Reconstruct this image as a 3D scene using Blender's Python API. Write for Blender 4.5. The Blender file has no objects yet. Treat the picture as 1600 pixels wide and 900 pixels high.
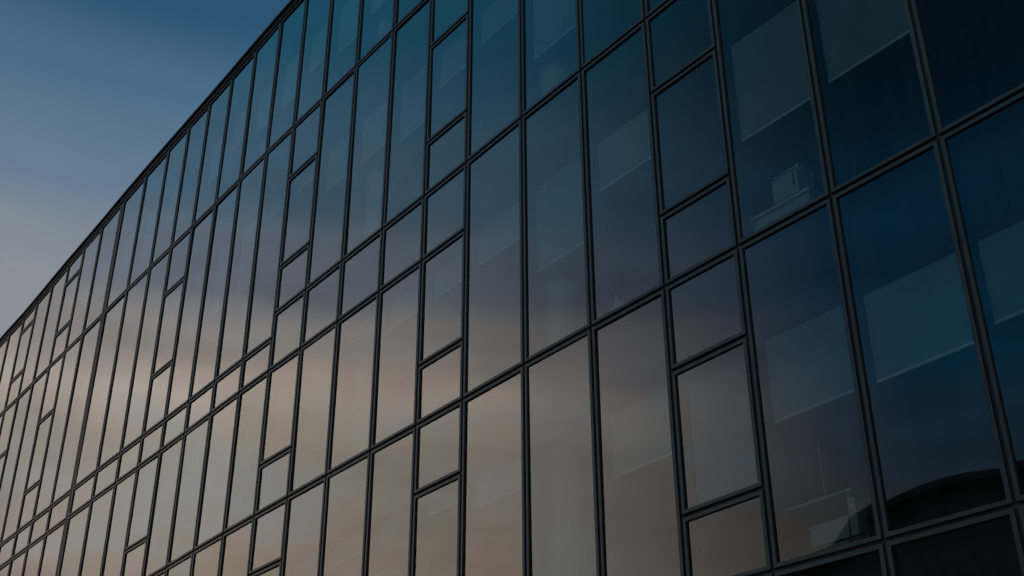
import bpy, bmesh, math, random
from mathutils import Vector, Matrix
random.seed(11)
S = bpy.context.scene
COL = S.collection

# ------------------------------------------------------------------ camera
PITCH, ROLL = math.radians(29.0135), math.radians(-0.2701)
cd = bpy.data.cameras.new('camera'); cam = bpy.data.objects.new('camera', cd); COL.objects.link(cam)
cd.sensor_width = 36; cd.lens = 43.347; cd.clip_start = .05; cd.clip_end = 4000
_c, _s = math.cos(PITCH), math.sin(PITCH)
F = Vector((0, _c, _s)); R0 = Vector((1, 0, 0)); U0 = Vector((0, -_s, _c))
cr, sr = math.cos(ROLL), math.sin(ROLL)
R = R0*cr + U0*sr; U = U0*cr - R0*sr
cam.matrix_world = Matrix(((R.x, U.x, -F.x, 0), (R.y, U.y, -F.y, 0), (R.z, U.z, -F.z, 1.6), (0, 0, 0, 1)))
S.camera = cam

# ------------------------------------------------------------------ dusk sky
SUN_AZ, SUN_EL = math.radians(-66), math.radians(3)
W = bpy.data.worlds.new('World'); S.world = W; W.use_nodes = True
nt = W.node_tree; nt.nodes.clear(); N = nt.nodes.new; LK = nt.links.new
def mth(op, a, b=None, c=None, clamp=False):
    n = N('ShaderNodeMath'); n.operation = op; n.use_clamp = clamp
    for i, v in enumerate((a, b, c)):
        if v is None: continue
        if isinstance(v, (int, float)): n.inputs[i].default_value = v
        else: LK(v, n.inputs[i])
    return n.outputs[0]
def mrange(v, a, b, c=0., d=1., smooth=True):
    n = N('ShaderNodeMapRange'); n.interpolation_type = 'SMOOTHSTEP' if smooth else 'LINEAR'
    LK(v, n.inputs[0])
    for i, k in enumerate((a, b, c, d)): n.inputs[i+1].default_value = k
    return n.outputs[0]
def ramp(v, stops):
    n = N('ShaderNodeValToRGB'); LK(v, n.inputs[0]); e = n.color_ramp.elements
    n.color_ramp.interpolation = 'B_SPLINE' if False else 'EASE'
    while len(e) < len(stops): e.new(.5)
    for el, (p, c) in zip(e, stops): el.position = p; el.color = (*[x/1.5 for x in c], 1)
    return n.outputs[0]
def mix(f, a, b, bt='MIX'):
    n = N('ShaderNodeMix'); n.data_type = 'RGBA'; n.blend_type = bt
    if isinstance(f, (int, float)): n.inputs[0].default_value = f
    else: LK(f, n.inputs[0])
    LK(a, n.inputs[6]); LK(b, n.inputs[7]); return n.outputs[2]
tc = N('ShaderNodeTexCoord'); sx = N('ShaderNodeSeparateXYZ'); LK(tc.outputs['Generated'], sx.inputs[0])
az = mth('ARCTAN2', sx.outputs[0], sx.outputs[1])          # 0 = +Y, grows clockwise (to +X)
azd = mth('MULTIPLY', az, 180/math.pi)
mp = N('ShaderNodeMapping'); LK(tc.outputs['Generated'], mp.inputs[0]); mp.inputs['Scale'].default_value = (1.6, 1.6, 9.0)
mp.inputs['Rotation'].default_value = (math.radians(5), math.radians(-4), 0)
n1 = N('ShaderNodeTexNoise'); LK(mp.outputs[0], n1.inputs[0]); n1.inputs['Scale'].default_value = 1.7; n1.inputs['Detail'].default_value = 5; n1.inputs['Roughness'].default_value = .5
mp2 = N('ShaderNodeMapping'); LK(tc.outputs['Generated'], mp2.inputs[0]); mp2.inputs['Scale'].default_value = (3, 3, 12)
mp2.inputs['Location'].default_value = (4, 1, 2)
n2 = N('ShaderNodeTexNoise'); LK(mp2.outputs[0], n2.inputs[0]); n2.inputs['Scale'].default_value = 2.3; n2.inputs['Detail'].default_value = 6
low = mrange(sx.outputs[2], .50, .66, 1., .25)             # the clouds thin out upwards
zw = mth('ADD', sx.outputs[2], mth('MULTIPLY', mth('SUBTRACT', n1.outputs[0], .5), mth('MULTIPLY', low, .075)))
MID = [(0., (.50, .34, .24)), (.20, (.86, .64, .50)), (.30, (1.20, .97, .78)), (.345, (1.18, 1.03, .88)), (.395, (1.5, 1.22, 1.0)), (.435, (.98, .86, .80)), (.485, (.46, .54, .66)), (.55, (.21, .41, .60)), (.66, (.04, .27, .47)), (1., (.03, .12, .26))]
LEFT = [(0., (.30, .26, .25)), (.25, (.36, .32, .31)), (.42, (.25, .275, .305)), (.48, (.215, .250, .290)), (.54, (.125, .192, .275)), (.60, (.064, .145, .240)), (.65, (.022, .085, .165)), (1., (.012, .05, .12))]
RIGHT = [(0., (.10, .09, .08)), (.28, (.14, .14, .14)), (.34, (.045, .125, .21)), (.42, (.008, .12, .26)), (.50, (.002, .09, .215)), (.62, (.001, .035, .075)), (1., (.006, .03, .06))]  # sky darkened on this side, vignette falloff put into its colour
BACK = [(0., (.36, .44, .48)), (.3, (.60, .78, .86)), (1., (.85, 1.10, 1.20))]
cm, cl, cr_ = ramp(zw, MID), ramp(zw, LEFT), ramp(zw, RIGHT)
rgb = N('ShaderNodeRGB'); rgb.outputs[0].default_value = (.60, .64, .66, 1)      # grey stratus bars in the glow
cm = mix(mth('MULTIPLY', mrange(n2.outputs[0], .48, .66), mrange(sx.outputs[2], .36, .42, .62, 0.)), cm, rgb.outputs[0])
rg2 = N('ShaderNodeRGB'); rg2.outputs[0].default_value = (.205, .210, .225, 1)      # thin mauve cloud low in the open sky
cl = mix(mth('MULTIPLY', mrange(n1.outputs[0], .50, .64), mrange(sx.outputs[2], .46, .54, .55, 0.)), cl, rg2.outputs[0])
c1 = mix(mrange(azd, -60, -40), cm, cl)
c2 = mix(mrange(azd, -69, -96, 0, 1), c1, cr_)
# added pale sky outside the facade's mirror view, brightened to light the blinds
far = mth('MAXIMUM', mrange(azd, 15, 60), mrange(mth('MULTIPLY', azd, -1), 112, 135))
far = mth('MAXIMUM', far, mrange(sx.outputs[2], .74, .92))
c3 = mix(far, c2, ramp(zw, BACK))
br = N('ShaderNodeCombineColor')
bv = mth('ADD', 1., mth('MULTIPLY', mth('MULTIPLY', mth('SUBTRACT', n2.outputs[0], .5), mth('MULTIPLY', low, mrange(azd, -50, -35, 1., .3))), .75))
for i in range(3): LK(bv, br.inputs[i])
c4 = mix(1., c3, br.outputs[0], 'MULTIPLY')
sky = N('ShaderNodeTexSky'); sky.sky_type = 'NISHITA'; sky.sun_disc = False
sky.sun_elevation = SUN_EL; sky.sun_rotation = SUN_AZ; sky.air_density = 1.2; sky.dust_density = 2
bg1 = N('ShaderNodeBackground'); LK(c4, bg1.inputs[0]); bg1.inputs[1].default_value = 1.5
bg2 = N('ShaderNodeBackground'); LK(sky.outputs[0], bg2.inputs[0]); bg2.inputs[1].default_value = .004
ad = N('ShaderNodeAddShader'); LK(bg1.outputs[0], ad.inputs[0]); LK(bg2.outputs[0], ad.inputs[1])
wo = N('ShaderNodeOutputWorld'); LK(ad.outputs[0], wo.inputs[0])
sd = bpy.data.lights.new('sun', 'SUN'); sd.energy = .25; sd.angle = math.radians(8); sd.color = (1, .62, .38)
so = bpy.data.objects.new('sun', sd); COL.objects.link(so)
so.rotation_euler = Vector((math.sin(SUN_AZ)*math.cos(SUN_EL), math.cos(SUN_AZ)*math.cos(SUN_EL), math.sin(SUN_EL))).to_track_quat('Z', 'Y').to_euler()
so.location = (-20, 10, 40)
vs = S.view_settings; vs.view_transform = 'Standard'; vs.look = 'None'; vs.gamma = 1; vs.exposure = 0; vs.use_curve_mapping = False

# ------------------------------------------------------------------ materials
def mat(name, col, rough=.6, metal=0., var=0., scale=4., bump=0., spec=.5):
    m = bpy.data.materials.new(name); m.use_nodes = True; t = m.node_tree; b = t.nodes['Principled BSDF']
    b.inputs['Roughness'].default_value = rough; b.inputs['Metallic'].default_value = metal
    b.inputs['Specular IOR Level'].default_value = spec
    tc = t.nodes.new('ShaderNodeTexCoord'); nz = t.nodes.new('ShaderNodeTexNoise'); nz.inputs['Scale'].default_value = scale; nz.inputs['Detail'].default_value = 6
    t.links.new(tc.outputs['Object'], nz.inputs[0])
    cr = t.nodes.new('ShaderNodeValToRGB'); e = cr.color_ramp.elements
    e[0].position = .3; e[1].position = .7
    e[0].color = (*[c*(1-var) for c in col], 1); e[1].color = (*[min(1, c*(1+var)) for c in col], 1)
    t.links.new(nz.outputs[0], cr.inputs[0]); t.links.new(cr.outputs[0], b.inputs['Base Color'])
    if bump:
        bp = t.nodes.new('ShaderNodeBump'); bp.inputs['Strength'].default_value = bump; bp.inputs['Distance'].default_value = .02
        t.links.new(nz.outputs[0], bp.inputs['Height']); t.links.new(bp.outputs[0], b.inputs['Normal'])
    return m
FRAME = mat('dark_anodised_aluminium', (.014, .023, .029), .48, 0., .3, 5., spec=.32)
FRAME.node_tree.nodes['Principled BSDF'].inputs['Specular Tint'].default_value = (.55, .82, 1, 1)
GASKET = mat('black_rubber_gasket', (.006, .006, .007), .7, spec=.2)
BLINDM = mat('pale_blind_fabric', (.33, .40, .43), .8, 0., .16, .9)
RAILM = mat('white_blind_rail', (.90, .90, .88), .45)
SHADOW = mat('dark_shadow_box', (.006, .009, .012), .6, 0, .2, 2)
CEIL = mat('ceiling_board', (.16, .16, .16), .8, 0, .08, 2)
CONC = mat('grey_concrete', (.16, .16, .155), .8, 0, .2, 3, .2)
PLAST = mat('pale_plaster', (.58, .60, .60), .8, 0, .05, 2)
WALLM = mat('interior_wall', (.09, .095, .10), .8, 0, .1, 1)
WHITE = mat('white_paint', (.75, .75, .73), .5, 0, .04, 3)
COPING = mat('dark_coping_sheet', (.014, .019, .024), .6, 0, .2, 3, spec=.15)

def glass():
    m = bpy.data.materials.new('coated_glass'); m.use_nodes = True; t = m.node_tree; t.nodes.clear(); n = t.nodes.new; l = t.links.new
    tc = n('ShaderNodeTexCoord'); oi = n('ShaderNodeObjectInfo')
    va = n('ShaderNodeVectorMath'); va.operation = 'SCALE'; va.inputs['Scale'].default_value = 1
    ad = n('ShaderNodeVectorMath'); ad.operation = 'ADD'; l(tc.outputs['Object'], ad.inputs[0])
    cv = n('ShaderNodeCombineXYZ'); mm = n('ShaderNodeMath'); mm.operation = 'MULTIPLY'; l(oi.outputs['Random'], mm.inputs[0]); mm.inputs[1].default_value = 40
    l(mm.outputs[0], cv.inputs[2]); l(cv.outputs[0], ad.inputs[1])
    wv = []
    for ax, sc in (('Z', .11), ('DIAGONAL', .07)):
        w_ = n('ShaderNodeTexWave'); w_.bands_direction = ax; w_.inputs['Scale'].default_value = sc; w_.inputs['Distortion'].default_value = 0; l(ad.outputs[0], w_.inputs[0]); wv.append(w_)
    nz = n('ShaderNodeMath'); nz.operation = 'ADD'; l(wv[0].outputs['Fac'], nz.inputs[0]); l(wv[1].outputs['Fac'], nz.inputs[1])
    bp = n('ShaderNodeBump'); bp.inputs['Strength'].default_value = .5; bp.inputs['Distance'].default_value = .003; l(nz.outputs[0], bp.inputs['Height'])
    fr = n('ShaderNodeFresnel'); fr.inputs['IOR'].default_value = 2.0; l(bp.outputs[0], fr.inputs['Normal'])
    gl = n('ShaderNodeBsdfGlossy'); gl.inputs['Roughness'].default_value = .012; gl.inputs['Color'].default_value = (.97, 1, .99, 1); l(bp.outputs[0], gl.inputs['Normal'])
    gt = n('ShaderNodeValToRGB'); l(oi.outputs['Random'], gt.inputs[0]); gt.color_ramp.elements[0].color = (.90, .95, .96, 1); gt.color_ramp.elements[1].color = (1, 1, 1, 1); l(gt.outputs[0], gl.inputs['Color'])
    tr = n('ShaderNodeBsdfTransparent')
    tint = n('ShaderNodeValToRGB'); l(oi.outputs['Random'], tint.inputs[0])
    tint.color_ramp.elements[0].color = (.66, .80, .82, 1); tint.color_ramp.elements[1].color = (.76, .88, .88, 1)
    l(tint.outputs[0], tr.inputs[0])
    # a thin film of city dust, heavier in patches
    df = n('ShaderNodeBsdfDiffuse'); df.inputs[0].default_value = (.35, .34, .32, 1)
    n3 = n('ShaderNodeTexNoise'); n3.inputs['Scale'].default_value = 2.2; n3.inputs['Detail'].default_value = 4
    mv = n('ShaderNodeMapping'); mv.inputs['Scale'].default_value = (3.2, 3.2, .35); l(ad.outputs[0], mv.inputs[0]); l(mv.outputs[0], n3.inputs[0])
    mr = n('ShaderNodeMapRange'); l(n3.outputs[0], mr.inputs[0]); mr.inputs[1].default_value = .35; mr.inputs[2].default_value = .8; mr.inputs[3].default_value = .001; mr.inputs[4].default_value = .013
    m1 = n('ShaderNodeMixShader'); l(fr.outputs[0], m1.inputs[0]); l(tr.outputs[0], m1.inputs[1]); l(gl.outputs[0], m1.inputs[2])
    m2 = n('ShaderNodeMixShader'); l(mr.outputs[0], m2.inputs[0]); l(m1.outputs[0], m2.inputs[1]); l(df.outputs[0], m2.inputs[2])
    o = n('ShaderNodeOutputMaterial'); l(m2.outputs[0], o.inputs[0]); return m
GLASS = glass()
GBACK = bpy.data.materials.new('glass_inner_face'); GBACK.use_nodes = True
_t = GBACK.node_tree; _t.nodes.clear(); _a = _t.nodes.new('ShaderNodeBsdfTransparent'); _a.inputs[0].default_value = (.95, .97, .97, 1); _o = _t.nodes.new('ShaderNodeOutputMaterial'); _t.links.new(_a.outputs[0], _o.inputs[0])

# ------------------------------------------------------------------ helpers
class MB:
    def __init__(s): s.v = []; s.f = []; s.m = []
    def poly_box(s, a, b, mi=0, mf=None):
        """closed prism between two polygons a (front) and b (back) of equal length"""
        k = len(s.v); n = len(a); s.v += [tuple(p) for p in a] + [tuple(p) for p in b]
        s.f.append(list(range(k, k+n))); s.m.append(mi if mf is None else mf)
        s.f.append(list(range(k+2*n-1, k+n-1, -1))); s.m.append(mi)
        for i in range(n):
            j = (i+1) % n; s.f.append([k+i, k+n+i, k+n+j, k+j]); s.m.append(mi)
    def box(s, c, d, mi=0, ax=None):
        c = Vector(c); X, Y, Z = ax or (Vector((1, 0, 0)), Vector((0, 1, 0)), Vector((0, 0, 1)))
        h = [x/2 for x in d]
        def q(z): return [c+X*h[0]*i+Y*h[1]*j+Z*z for i, j in ((-1, -1), (1, -1), (1, 1), (-1, 1))]
        s.poly_box(q(-h[2]), q(h[2]), mi)
    def build(s, name, mats, parent=None, smooth=False, bevel=0):
        me = bpy.data.meshes.new(name); me.from_pydata(s.v, [], s.f)
        for m in (mats if isinstance(mats, (list, tuple)) else [mats]): me.materials.append(m)
        for p, i in zip(me.polygons, s.m): p.material_index = i; p.use_smooth = smooth
        bm = bmesh.new(); bm.from_mesh(me); bmesh.ops.recalc_face_normals(bm, faces=bm.faces)
        if bevel: bmesh.ops.bevel(bm, geom=bm.edges[:], offset=bevel, segments=2, affect='EDGES', profile=.6)
        bm.to_mesh(me); bm.free()
        o = bpy.data.objects.new(name, me); COL.objects.link(o)
        if parent: o.parent = parent
        return o
def tag(o, label, cat, group=None):
    o['label'] = label; o['category'] = cat
    if group: o['group'] = group
def empty(name, label, cat, loc=(0, 0, 0)):
    o = bpy.data.objects.new(name, None); COL.objects.link(o); o.location = loc; tag(o, label, cat); return o

# ------------------------------------------------------------------ the curtain wall, in metres: x, y, then heights A B C d c D E
MULLIONS = {
    -7: (9.573, 2.681, 20.571, 17.026, 12.79, 12.007, 11.524, 8.617, 4.924),
    -6: (8.791, 3.682, 20.571, 17.026, 12.79, 12.007, 11.524, 8.617, 4.924),
    -5: (8.01, 4.683, 20.571, 17.026, 12.79, 12.007, 11.524, 8.617, 4.924),
    -4: (7.229, 5.683, 20.571, 17.026, 12.79, 12.007, 11.524, 8.617, 4.924),
    -3: (6.447, 6.684, 20.571, 17.026, 12.79, 12.007, 11.524, 8.617, 4.924),
    -2: (5.666, 7.685, 20.571, 17.026, 12.79, 12.007, 11.524, 8.617, 4.924),
    -1: (4.885, 8.685, 20.571, 17.026, 12.79, 12.007, 11.524, 8.617, 4.924),
    0: (4.103, 9.686, 20.571, 17.026, 12.79, 12.007, 11.524, 8.617, 4.924),
    1: (3.301, 10.716, 20.592, 17.018, 12.763, 12.015, 11.506, 8.623, 4.95),
    2: (2.5, 11.74, 20.611, 17.011, 12.737, 12.024, 11.49, 8.626, 4.974),
    3: (1.785, 12.661, 20.628, 17.005, 12.714, 12.032, 11.475, 8.629, 4.996),
    4: (0.978, 13.689, 20.644, 17.001, 12.693, 12.04, 11.461, 8.63, 5.017),
    5: (0.148, 14.754, 20.657, 16.998, 12.674, 12.048, 11.449, 8.629, 5.036),
    6: (-0.706, 15.878, 20.668, 16.996, 12.657, 12.055, 11.437, 8.628, 5.054),
    7: (-1.426, 16.811, 20.677, 16.996, 12.643, 12.063, 11.427, 8.625, 5.069),
    8: (-2.195, 17.791, 20.684, 16.997, 12.63, 12.07, 11.418, 8.62, 5.084),
    9: (-3.012, 18.844, 20.689, 17.0, 12.62, 12.077, 11.41, 8.614, 5.096),
    10: (-3.802, 19.862, 20.692, 17.004, 12.612, 12.084, 11.403, 8.607, 5.107),
    11: (-4.536, 20.802, 20.693, 17.009, 12.606, 12.091, 11.398, 8.599, 5.116),
    12: (-5.278, 21.762, 20.692, 17.015, 12.602, 12.098, 11.393, 8.589, 5.124),
    13: (-6.047, 22.776, 20.689, 17.023, 12.6, 12.104, 11.39, 8.577, 5.129),
    14: (-6.809, 23.79, 20.684, 17.033, 12.6, 12.111, 11.388, 8.565, 5.134),
    15: (-7.566, 24.783, 20.677, 17.043, 12.603, 12.117, 11.388, 8.55, 5.136),
    16: (-8.308, 25.746, 20.668, 17.055, 12.608, 12.123, 11.388, 8.535, 5.137),
    17: (-9.085, 26.752, 20.657, 17.069, 12.615, 12.128, 11.39, 8.518, 5.136),
    18: (-9.984, 27.923, 20.644, 17.083, 12.624, 12.134, 11.393, 8.5, 5.134),
    19: (-10.966, 29.219, 20.629, 17.099, 12.635, 12.14, 11.397, 8.48, 5.13),
    20: (-11.932, 30.511, 20.612, 17.117, 12.648, 12.145, 11.402, 8.46, 5.124),
    21: (-12.787, 31.637, 20.593, 17.136, 12.664, 12.15, 11.408, 8.437, 5.116),
    22: (-13.583, 32.674, 20.572, 17.156, 12.682, 12.155, 11.416, 8.414, 5.107),
    23: (-14.475, 33.858, 20.549, 17.177, 12.702, 12.16, 11.425, 8.388, 5.096),
    24: (-15.328, 34.996, 20.524, 17.2, 12.724, 12.164, 11.435, 8.362, 5.084),
    25: (-16.138, 36.061, 20.497, 17.224, 12.748, 12.169, 11.446, 8.334, 5.07),
    26: (-16.998, 37.138, 20.468, 17.25, 12.774, 12.173, 11.459, 8.305, 5.054),
    27: (-17.874, 38.29, 20.468, 17.25, 12.774, 12.173, 11.459, 8.305, 5.054),
    28: (-18.751, 39.441, 20.468, 17.25, 12.774, 12.173, 11.459, 8.305, 5.054),
    29: (-19.628, 40.593, 20.468, 17.25, 12.774, 12.173, 11.459, 8.305, 5.054),
    30: (-20.504, 41.745, 20.468, 17.25, 12.774, 12.173, 11.459, 8.305, 5.054),
}
VENTS = {6: [15.728, 13.677, 9.576, 7.548], 10: [15.677, 13.62, 9.519, 7.539], 15: [15.698, 13.556, 9.494], 21: [19.864, 18.143, 15.364, 13.268], 24: [19.94, 18.193, 15.468], 2: [11.464, 9.596, 7.53, 5.825]}
BLINDS = {(0, 'C'): 10.189, (1, 'C'): 10.136, (3, 'C'): 10.74, (4, 'C'): 10.111, (5, 'C'): 10.856, (6, 'C'): 10.804, (7, 'C'): 10.785, (8, 'C'): 11.008, (4, 'B'): 13.868, (5, 'B'): 15.097, (6, 'B'): 14.948, (7, 'B'): 14.499, (8, 'B'): 14.771, (9, 'B'): 14.826, (-1, 'D'): 6.662, (0, 'D'): 6.562, (1, 'D'): 6.574, (3, 'D'): 6.7, (4, 'D'): 7.535, (5, 'D'): 7.077, (7, 'D'): 7.028, (8, 'D'): 7.195, (10, 'A'): 18.475, (9, 'A'): 18.19}

NI = Vector((.792, .610, 0)).normalized()        # into the building
ids = sorted(MULLIONS)
def P(i): return Vector((MULLIONS[i][0], MULLIONS[i][1], 0))
LV = {k: j+2 for j, k in enumerate('ABCdcDE')}
def Z(k, i):
    if k == 'F': return .62
    return MULLIONS[i][LV[k]]
CE = {'A': 1.15, 'B': 1.15, 'C': 1.12, 'D': 1.03, 'E': 1.12}
def project(p):
    d = Vector(p) - Vector((0, 0, 1.6)); w = d.dot(F)
    if w < .1: return None
    f = 1926.5; return 800+f*d.dot(R)/w, 450-f*d.dot(U)/w
def bay_frame(i):
    a, b = P(i), P(i+1); X = (b-a).normalized(); return a, b, X, Vector((-X.y, X.x, 0)) * (1 if Vector((-X.y, X.x, 0)).dot(NI) > 0 else -1)

building = empty('office_building', 'long dark glass office building with a framed curtain wall rising out of the picture', 'building', (2.5, 11.74, 0))
_off = Vector((2.5, 11.74, 0))
def place(o):
    """children keep world coordinates under the building's empty"""
    o.matrix_parent_inverse = Matrix.Translation(-_off) if o.parent == building else Matrix.Identity(4)
    return o

BW, GAP, REC, DEP = .043, .020, .020, .085
def ring(mb, c4, g, w, NB, xdir):
    """c4: right-bottom, left-bottom, left-top, right-top corners on the facade plane"""
    def ins(d0, d1=None):
        (rb, lb, lt, rt) = c4; gl, gr = g
        u = Vector((0, 0, 1))
        return [rb+xdir*(gr+d0)+u*(GAP+d0), lb-xdir*(gl+d0)+u*(GAP+d0), lt-xdir*(gl+d0)-u*(GAP+d0), rt+xdir*(gr+d0)-u*(GAP+d0)]
    o, i_ = ins(0), ins(w); ch = ins(.004)
    k = len(mb.v)
    A = [p + NB*.004 for p in o]; B_ = ch; C_ = i_; D = [p+NB*REC for p in i_]; E_ = [p+NB*DEP for p in i_]; G = [p+NB*DEP for p in o]
    rings = [G, A, B_, C_, D, E_]
    for r_ in rings: mb.v += [tuple(p) for p in r_]
    mats = [1, 0, 0, 1, 1]
    for a in range(5):
        for j in range(4):
            jj = (j+1) % 4; mb.f.append([k+a*4+j, k+a*4+jj, k+(a+1)*4+jj, k+(a+1)*4+j]); mb.m.append(mats[a])
    for j in range(4):
        jj = (j+1) % 4; mb.f.append([k+20+j, k+20+jj, k+jj, k+j]); mb.m.append(1)
    return D
def slab_quad(q, t, NB, mb, mi=0, mf=None):
    mb.poly_box(q, [p+NB*t for p in q], mi, mf)

rest_frames, rest_panes, rest_blinds = MB(), MB(), MB()
transom_backs = []
def unit(kind, i, zr0, zl0, zr1, zl1, blind=None, top=None):
    a, b, X, NB = bay_frame(i)
    g = [GAP, GAP]            # left, right
    if i+1 == 19: g[0] = .10
    if i == 19: g[1] = .10
    c4 = [a+Vector((0, 0, zr0)), b+Vector((0, 0, zl0)), b+Vector((0, 0, zl1)), a+Vector((0, 0, zr1))]
    pr = [project(p) for p in c4]
    vis = all(pr) and max(p[0] for p in pr) > -5 and min(p[0] for p in pr) < 1605 and max(p[1] for p in pr) > -3 and min(p[1] for p in pr) < 903
    fb = MB() if vis else rest_frames
    inner = ring(fb, c4, g, BW, NB, X)
    o = None
    if vis: o = place(fb.build(kind, [FRAME, GASKET], building))
    # pane: its own small tilt, as real glass sits in its frame
    tx, tz = random.gauss(0, .0019), random.gauss(0, .0019)
    cen = sum(inner, Vector())/4
    q = []
    for p in inner:
        d = p-cen; d2 = d*(1+.006/max(d.length, .1))
        q.append(cen + d2 + NB*(tx*d.dot(X) + tz*d.z + .006))
    pb = MB() if vis else rest_panes
    slab_quad(q, .022, NB, pb, 1, 0)
    if vis: pb.build('pane', [GLASS, GBACK], o)
    if blind is not None:
        zb, zt = blind
        bb = MB() if vis else rest_blinds
        dp = .225
        rr, ll = a+X*.047+NB*dp, b-X*.047+NB*dp
        def at(p, z): return Vector((p.x, p.y, z))
        slab_quad([at(rr, zb), at(ll, zb), at(ll, zt), at(rr, zt)], .004, NB, bb, 0)
        r2, l2 = rr-NB*.008, ll-NB*.008
        slab_quad([at(r2, zb-.032), at(l2, zb-.032), at(l2, zb), at(r2, zb)], .02, NB, bb, 1)
        r3, l3 = rr-NB*.03, ll-NB*.03
        slab_quad([at(r3, zt), at(l3, zt), at(l3, zt+.085), at(r3, zt+.085)], .08, NB, bb, 2)
        if vis: bb.build('roller_blind', [BLINDM, RAILM, SHADOW], o)

ROWS = {'A': 'B', 'B': 'C', 'C': 'D', 'D': 'E', 'E': 'F'}
nv = 0
for i in ids[:-1]:
    late = i >= 11
    for top, bot in ROWS.items():
        # levels from top to bottom: (height right, height left, name)
        lev = [(Z(top, i), Z(top, i+1), 'floor')]
        if late and top == 'B': bot_ = 'd'
        else: bot_ = bot
        if late and top == 'C':
            lev = [(Z('d', i), Z('d', i+1), 'floor'), (Z('c', i), Z('c', i+1), 'ceil')]
        elif top == 'C' and 6 <= i <= 10: lev.append((Z('c', i), Z('c', i+1), 'ceil'))
        hi, lo = lev[-1][0], Z(bot_, i)
        for zv in VENTS.get(i, []):
            if lo+.3 < zv < hi-.3: lev.append((zv, zv, 'vent'))
        lev.append((Z(bot_, i), Z(bot_, i+1), 'end'))
        zc = Z(top if not (late and top == 'C') else 'd', i) - CE[top] + (.35 if late and top == 'C' else 0)
        if top == 'C' and i >= 6: zc = Z('c', i)-.10
        key = (i, top)
        if key in BLINDS: zb = BLINDS[key]
        elif i in VENTS and top == 'D' and i == 2: zb = 5.93
        elif i == 2: zb = None
        elif key == (-1, 'C'): zb = None
        elif top == 'E': zb = None
        else:
            hgt = zc - Z(bot_, i); zb = zc - hgt*random.choice([.12, .3, .38, .45, .45, .5, .62, .85])
        n = len(lev)-1
        done = False
        for k in range(n):
            r1, l1, _ = lev[k]; r0, l0, nm = lev[k+1]
            h = r1-r0
            narrow = n > 1 and not (n == 2 and lev[1][2] == 'ceil')
            kind = 'spandrel_panel' if (lev[k][2] == 'floor' and lev[k+1][2] == 'ceil') or top == 'E' or (narrow and k == 0 and i == 2) else ('vent_window' if narrow else 'window')
            bl = None
            if zb is not None and kind != 'spandrel_panel' and r0 < zc-.35 and not done:
                t = min(zc-.09, r1+.05); b_ = max(zb, r0-.02)
                if t-b_ > .08: bl = (b_, t)
                if zb >= r0: done = True
            unit(kind, i, r0, l0, r1, l1, bl)
            if nm in ('ceil', 'vent'): transom_backs.append((i, r0, l0))
place(rest_frames.build('outer_frames', [FRAME, GASKET], building))
place(rest_panes.build('outer_panes', [GLASS, GBACK], building))
place(rest_blinds.build('outer_blinds', [BLINDM, RAILM, SHADOW], building))

# deep mullions behind every vertical joint, transoms behind every floor joint
for i in ids:
    a = P(i); X = bay_frame(min(i, ids[-2]))[2]; NB = bay_frame(min(i, ids[-2]))[3]; w = .045 if i != 19 else .10
    mb = MB(); z0, z1 = .4, Z('A', i)-.01
    q = [a-X*w+NB*.03, a+X*w+NB*.03, a+X*w+NB*.03, a-X*w+NB*.03]
    q = [Vector((p.x, p.y, z)) for p, z in zip(q, (z0, z0, z1, z1))]
    slab_quad(q, .19, NB, mb)
    place(mb.build('mullion', COPING, building))
    if i == 19:
        mb = MB(); q = [Vector((p.x, p.y, z)) for p, z in zip([a-X*.075, a+X*.075, a+X*.075, a-X*.075], (z0, z0, z1, z1))]
        slab_quad([p+NB*.004 for p in q], .03, NB, mb); place(mb.build('joint_cover', COPING, building))
def strip(i0, i1, lev, dz0, dz1, d0, d1, name, m, lv2=None):
    """a run of prisms along bays i0..i1 at level lev, heights dz0..dz1, depths d0..d1"""
    mb = MB()
    for i in range(i0, i1):
        a, b = P(i), P(i+1); za, zb = (Z(lev, i), Z(lev, i+1))
        fr = [a+NI*d0+Vector((0, 0, za+dz0)), b+NI*d0+Vector((0, 0, zb+dz0)), b+NI*d0+Vector((0, 0, zb+dz1)), a+NI*d0+Vector((0, 0, za+dz1))]
        k = len(mb.v); mb.v += [tuple(p) for p in fr] + [tuple(p+NI*(d1-d0)) for p in fr]
        for f_ in ((0, 1, 2, 3), (7, 6, 5, 4), (3, 2, 6, 7), (0, 4, 5, 1)): mb.f.append([k+j for j in f_]); mb.m.append(0)
        if i == i0: mb.f.append([k, k+3, k+7, k+4]); mb.m.append(0)
        if i == i1-1: mb.f.append([k+1, k+5, k+6, k+2]); mb.m.append(0)
    me = mb.build(name, m, building); place(me)
    return me
i0, i1 = ids[0], ids[-1]
for lev in 'ABDE': strip(i0, i1, lev, -.045, .045, .034, .19, 'transom', COPING)
strip(i0, 11, 'C', -.045, .045, .034, .19, 'transom', COPING)
strip(11, i1, 'd', -.045, .045, .034, .19, 'transom', COPING)
for (i, zr, zl) in transom_backs:
    a, b, X, NB = bay_frame(i); a = a+X*.05+NB*.036; b = b-X*.05+NB*.036; tb = MB()
    slab_quad([a+Vector((0, 0, zr-.035)), b+Vector((0, 0, zl-.035)), b+Vector((0, 0, zl+.035)), a+Vector((0, 0, zr+.035))], .12, NB, tb)
    place(tb.build('transom', COPING, building))
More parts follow.
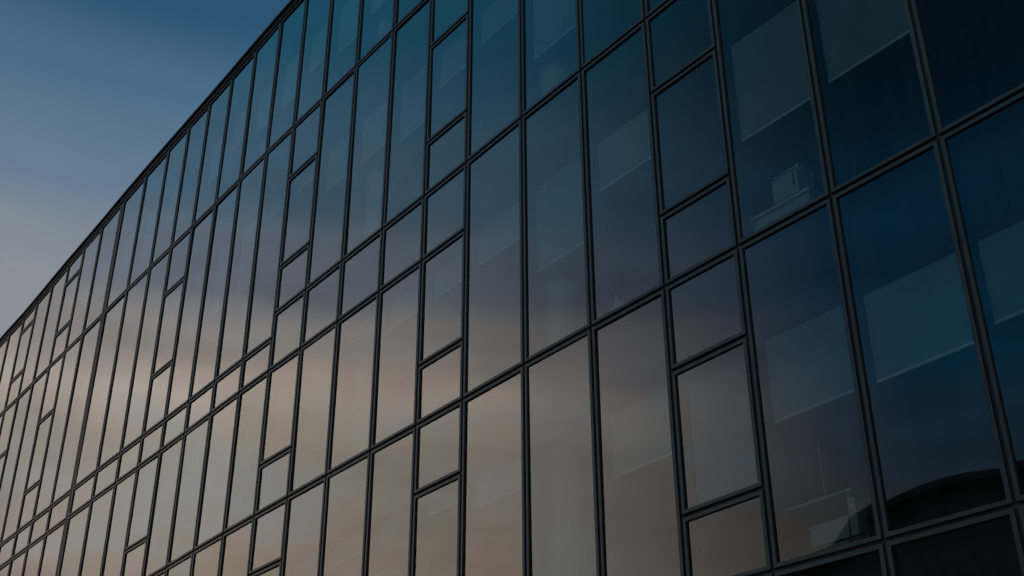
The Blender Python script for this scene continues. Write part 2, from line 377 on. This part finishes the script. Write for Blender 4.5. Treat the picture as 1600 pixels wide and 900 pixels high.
# floors, shadow boxes, ceilings
for lev in 'ABDE':
    strip(i0, i1, lev, -.75, -.12 if lev != 'A' else .10, .26, 13.0, 'floor_slab' if lev != 'A' else 'roof', CONC)
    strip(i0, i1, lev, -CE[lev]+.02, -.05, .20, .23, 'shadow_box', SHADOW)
    strip(i0, i1, lev, -CE[lev]-.03, -CE[lev], .24, 12.9, 'ceiling', CEIL)
for (p0, p1, lev, dz) in ((i0, 11, 'C', CE['C']), (11, i1, 'd', .62)):
    strip(p0, p1, lev, -dz+.10, -.12, .26, 13.0, 'floor_slab', CONC)
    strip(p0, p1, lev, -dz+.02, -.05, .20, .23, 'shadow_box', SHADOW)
    strip(p0, p1, lev, -dz-.03, -dz, .24, 12.9, 'ceiling', CEIL)
# coping along the roof edge
strip(i0, i1, 'A', .008, .15, -.015, .35, 'parapet', COPING)
strip(i0, i1, 'A', .153, .20, -.075, .42, 'coping', COPING)
strip(i0, i1, 'A', .035, .055, -.032, -.016, 'drip_trim', FRAME)
# plinth, end walls, rear wall, core wall
def zstrip(d0, d1, z0, z1, name, m):
    mb = MB(); a, b = P(i0)+NI*d0, P(i1)+NI*d0
    q = [Vector((p.x, p.y, z)) for p, z in ((a, z0), (b, z0), (b, z1), (a, z1))]
    slab_quad(q, d1-d0, NI, mb); return place(mb.build(name, m, building))
TX = (P(i1)-P(i0)).normalized()
def path_strip(d0, d1, z0, z1, name, m):
    mb = MB()
    for i in range(i0, i1):
        a, b = P(i)+NI*d0, P(i+1)+NI*d0
        slab_quad([Vector((p.x, p.y, z)) for p, z in ((a, z0), (b, z0), (b, z1), (a, z1))], d1-d0, NI, mb)
    return place(mb.build(name, m, building))
path_strip(-.02, .3, -.05, .60, 'plinth', CONC)
zstrip(7.0, 7.15, 0, 19.4, 'core_wall', WALLM)
zstrip(13.05, 13.4, 0, 20.9, 'rear_wall', CONC)
for i in (i0, i1):
    mb = MB(); a = P(i) + TX*(.03 if i == i1 else -.03); s_ = TX*(.3 if i == i1 else -.3)
    q = [a+Vector((0, 0, 0)), a+NI*13.4, a+NI*13.4+Vector((0, 0, 20.9)), a+Vector((0, 0, 20.9))]
    mb.poly_box(q, [p+s_ for p in q]); place(mb.build('end_wall', COPING, building))
# columns just behind the glass
for i in (5, 9, 13, 17, 21, 25):
    mb = MB(); c = P(i)+NI*.70+TX*(-.02); N_ = 20; r_ = .27
    lo = [c+Vector((math.cos(2*math.pi*k/N_)*r_, math.sin(2*math.pi*k/N_)*r_, 0)) for k in range(N_)]
    for (z0, z1) in ((.2, 3.88), (4.9, 7.56), (8.55, 11.45), (12.7, 15.85), (16.95, 19.4)):
        mb.poly_box([p+Vector((0, 0, z0)) for p in lo], [p+Vector((0, 0, z1)) for p in lo])
    place(mb.build('column', PLAST, building))

# ------------------------------------------------------------------ things standing inside, seen through the glass
def loc_(bay, u, d, z):
    a, b, X, NB = bay_frame(bay); p = a+(b-a)*u+NB*d; return Vector((p.x, p.y, z)), (X, NB, Vector((0, 0, 1)))
def small(name, label, cat, parts):
    """parts: list of (part name, material, mesh builder, bevel)"""
    c = parts[0][2].v; o = None
    base = Vector((sum(v[0] for v in c)/len(c), sum(v[1] for v in c)/len(c), min(v[2] for v in c)))
    o = empty(name, label, cat, base)
    for nm, m, mb, bv in parts:
        ch = mb.build(nm, m, o, bevel=bv, smooth=False); ch.matrix_parent_inverse = Matrix.Translation(-base)
    return o
ZC, ZD = 8.62, 4.96      # sills of the two upper storeys in view
def bx(mb, bay, u, d, z, dims, mi=0):
    p, ax = loc_(bay, u, d, z); mb.box(p, dims, mi, ax)
def lathe(mb, bay, u, d, prof, n=18):
    p, _ = loc_(bay, u, d, 0); k = len(mb.v)
    for (r, z) in prof:
        for j in range(n): mb.v.append((p.x+r*math.cos(2*math.pi*j/n), p.y+r*math.sin(2*math.pi*j/n), z))
    for a in range(len(prof)-1):
        for j in range(n):
            jj = (j+1) % n; mb.f.append([k+a*n+j, k+a*n+jj, k+(a+1)*n+jj, k+(a+1)*n+j]); mb.m.append(0)
    mb.f.append([k+j for j in range(n)][::-1]); mb.m.append(0); mb.f.append([k+(len(prof)-1)*n+j for j in range(n)]); mb.m.append(0)
GREYP = mat('light_grey_plastic', (.62, .63, .62), .45, 0, .03, 3)
DARKP = mat('dark_plastic', (.02, .022, .025), .45)
RED = mat('dull_red_fabric', (.20, .07, .06), .9, 0, .1, 10)
LEAF = mat('pale_leaf', (.30, .36, .28), .6, 0, .2, 20)
# long low counter with the printer on it (second bay, storey above)
t_, l_ = MB(), MB(); bx(t_, 1, .72, .42, 9.04, (1.02, .36, .04)); bx(l_, 1, .72, .42, 8.80, (.96, .30, .42))
small('low_cabinet', 'pale low cabinet along the upper window sill beneath the printer', 'cabinet', [('body', GREYP, l_, .006), ('top', WHITE, t_, .005)])
b_, c_, d_ = MB(), MB(), MB()
bx(b_, 1, .57, .40, 9.23, (.36, .30, .30)); bx(c_, 1, .57, .42, 9.44, (.34, .26, .018)); bx(c_, 1, .44, .42, 9.41, (.03, .28, .08)); bx(d_, 1, .47, .244, 9.27, (.02, .012, .18))
small('printer', 'boxy light grey printer with raised lid on the cabinet behind the upper right glass', 'printer', [('body', GREYP, b_, .012), ('lid', WHITE, c_, .004), ('panel', DARKP, d_, 0)])
# desk with hanging shelf, bin and tray (second bay, storey below)
t_, l_, f_ = MB(), MB(), MB(); bx(t_, 1, .78, .50, 5.63, (1.10, .44, .03))
for u in (.40, 1.14): bx(l_, 1, u, .50, 5.315, (.035, .40, .60))
bx(f_, 1, .78, .60, 5.45, (.90, .02, .30))
small('desk', 'white topped desk pushed against the lower right window', 'desk', [('desktop', WHITE, t_, .004), ('leg_panels', GREYP, l_, .004), ('modesty_panel', WALLM, f_, 0)])
q_, r_ = MB(), MB(); bx(q_, 1, .57, .27, 5.19, (.46, .10, .30)); bx(r_, 1, .57, .27, 5.35, (.48, .11, .02))
small('storage_box', 'wide pale storage box standing on the sill under the desk', 'box', [('body', GREYP, q_, .008), ('lid', WHITE, r_, .004)])
q_, r_ = MB(), MB(); bx(q_, 1, .325, .27, 5.27, (.085, .16, .48)); bx(r_, 1, .325, .186, 5.36, (.05, .006, .10))
small('binder', 'tall white binder standing upright beside the pale storage box', 'binder', [('cover', WHITE, q_, .006), ('spine_label', GREYP, r_, 0)])
t_, l_ = MB(), MB(); bx(t_, 1, .44, .15, 5.12, (.70, .02, .016))
bx(l_, 1, .705, .15, 5.055, (.03, .05, .11)); bx(l_, 1, .175, .15, 5.055, (.03, .05, .11))
small('sill_rack', 'thin dark rack along the sill in front of the pale storage box', 'rack', [('bar', DARKP, t_, 0), ('brackets', DARKP, l_, 0)])
q_, r_ = MB(), MB(); lathe(q_, 1, 1.10, .42, [(.05, 5.646), (.075, 5.70), (.08, 5.76), (.07, 5.77)])
for k in range(26):
    an, el_ = random.random()*6.28, random.uniform(.2, 1.4); p, _ = loc_(1, 1.10, .42, 5.77); L = random.uniform(.06, .13)
    tip = p+Vector((math.cos(an)*math.cos(el_), math.sin(an)*math.cos(el_), math.sin(el_)))*L; sd_ = Vector((-math.sin(an), math.cos(an), 0))*.018; md = (p+tip)/2
    k0 = len(r_.v); r_.v += [tuple(p), tuple(md+sd_), tuple(tip), tuple(md-sd_+Vector((0, 0, .004)))]; r_.f.append([k0, k0+1, k0+2, k0+3]); r_.m.append(0)
small('potted_plant', 'small pale potted plant on the end of the white desk', 'plant', [('pot', WHITE, q_, 0), ('leaves', LEAF, r_, 0)])
q_, r_ = MB(), MB(); lathe(q_, 1, .725, .50, [(.006, 5.65), (.006, 6.35)], 8); lathe(r_, 1, .725, .50, [(.05, 5.646), (.05, 5.66)], 16)
small('cable_pole', 'slim upright cable pole rising from the white desk', 'pole', [('base', GREYP, r_, 0), ('rod', GREYP, q_, 0)])
# paper bird on the sill of the fourth bay
q_ = MB(); p, (X, NB, ZZ) = loc_(3, .70, .13, 8.72)
def tri(mb, *ps):
    k = len(mb.v); mb.v += [tuple(p+X*a*1.2+NB*b+ZZ*c*1.25) for a, b, c in ps]; mb.f.append(list(range(k, k+len(ps)))); mb.m.append(0)
for sgn in (-1, 1):
    tri(q_, (-.10, 0, .02), (.02, .015*sgn, .0), (.06, .008*sgn, .10), (-.02, .03*sgn, .13))
    tri(q_, (.02, .015*sgn, 0), (.13, 0, .06), (.06, .008*sgn, .10))
    tri(q_, (-.03, .01*sgn, .05), (.05, .01*sgn, .06), (-.02, .07*sgn, .19))
tri(q_, (-.10, 0, .02), (.02, .015, 0), (.02, -.015, 0)); tri(q_, (.02, .015, 0), (.13, 0, .06), (.02, -.015, 0))
o = q_.build('paper_ornament', WHITE); tag(o, 'small folded white paper ornament on the window sill', 'ornament')
# red cushion low in the narrow bay
q_ = MB(); lathe(q_, 2, .80, .26, [(.06, 8.66), (.13, 8.68), (.165, 8.76), (.175, 8.88), (.165, 9.00), (.12, 9.07), (.04, 9.09)], 24)
o = q_.build('cushion', RED, smooth=True); tag(o, 'dull red rounded cushion low behind the narrow bay glass', 'cushion')
# desk lamp low in the narrow bay one storey down
q_, r_, s_ = MB(), MB(), MB(); lathe(q_, 2, 1.0, .28, [(.06, 4.99), (.06, 5.01), (.01, 5.02)], 18); lathe(r_, 2, 1.0, .28, [(.008, 5.02), (.008, 5.47)], 8); lathe(s_, 2, 1.0, .28, [(.065, 5.45), (.055, 5.51), (.03, 5.56), (.01, 5.565)], 18)
small('desk_lamp', 'small unlit desk lamp with a pale shade on the lower sill', 'lamp', [('base', GREYP, q_, 0), ('stem', GREYP, r_, 0), ('lamp_shade', WHITE, s_, 0)])

# ------------------------------------------------------------------ neighbouring hall, seen only as a dark reflection
hall = empty('neighbouring_hall', 'dark hall with a curved roof reflected in the lowest right panes', 'building', (-56, 5, 0))
def hz(y): return 20.9-.05*max(0, min(y, 9.5)-3.5, -27-y)**2-1.3*max(0, min(y, 10.5)-9.5)-.35*max(0, y-10.5)
DK = mat('dark_hall_cladding', (.025, .027, .028), .8, 0, .25, .6, .2)
DKW = mat('dark_hall_glass', (.01, .012, .014), .25)
ys = [-40+k for k in range(14)]+[-20, -10, 0]+[3.5+k for k in range(11)]+[14.2]
def addp(mb, x0, x1, off=0, z0=0, ylim=None):
    pts = [(y, hz(y)+off) for y in ys]
    prof = [(ys[0], z0)]+pts+([(ys[-1], z0)] if z0 < pts[-1][1]-.01 else [])
    mb.poly_box([Vector((x0, y, z)) for y, z in prof], [Vector((x1, y, z)) for y, z in prof])
mb = MB(); addp(mb, -42, -70); o = mb.build('wall', DK, hall); o.matrix_parent_inverse = Matrix.Translation((56, -5, 0))
mb = MB()
for a, b in zip(ys[:-1], ys[1:]):
    za, zb = hz(a)+.01, hz(b)+.01
    mb.poly_box([Vector((-41.2, a, za)), Vector((-41.2, b, zb)), Vector((-41.2, b, zb+.35)), Vector((-41.2, a, za+.35))], [Vector((-71, a, za)), Vector((-71, b, zb)), Vector((-71, b, zb+.35)), Vector((-71, a, za+.35))])
o = mb.build('roof', COPING, hall); o.matrix_parent_inverse = Matrix.Translation((56, -5, 0))
for k in range(9):
    y = -36+k*6.2
    for z in (3, 8.2, 13.4):
        if hz(y+2) < z+4: continue
        mb = MB(); mb.box((-41.95, y, z+1), (.16, 3.2, 2.6)); o = mb.build('window', DKW, hall); o.matrix_parent_inverse = Matrix.Translation((56, -5, 0))

# ------------------------------------------------------------------ ground
def sheet(name, pts, z, m):
    me = bpy.data.meshes.new(name); me.from_pydata([(x, y, z) for x, y in pts], [], [list(range(len(pts)))]); me.materials.append(m)
    o = bpy.data.objects.new(name, me); COL.objects.link(o); o['kind'] = 'structure'; return o
ASPH = mat('asphalt', (.05, .05, .05), .9, 0, .2, 8, .3); PAVE = mat('paving', (.20, .195, .185), .85, 0, .15, 3, .2)
sheet('ground', [(-1500, -1500), (1500, -1500), (1500, 1500), (-1500, 1500)], -.13, ASPH)
a, b = P(i0)-TX*4, P(i1)+TX*4
mb = MB(); q = [a+NI*(-9), b+NI*(-9), b+NI*.1, a+NI*.1]
mb.poly_box([p+Vector((0, 0, -.125)) for p in q], [Vector((p.x, p.y, 0)) for p in q]); o = mb.build('pavement', PAVE); o['kind'] = 'structure'
print('units in view', len([o for o in building.children if o.name.split('.')[0] in ('window', 'vent_window', 'spandrel_panel')]), {k: len([o for o in building.children if o.name.split('.')[0] == k]) for k in ('window', 'vent_window', 'spandrel_panel')})
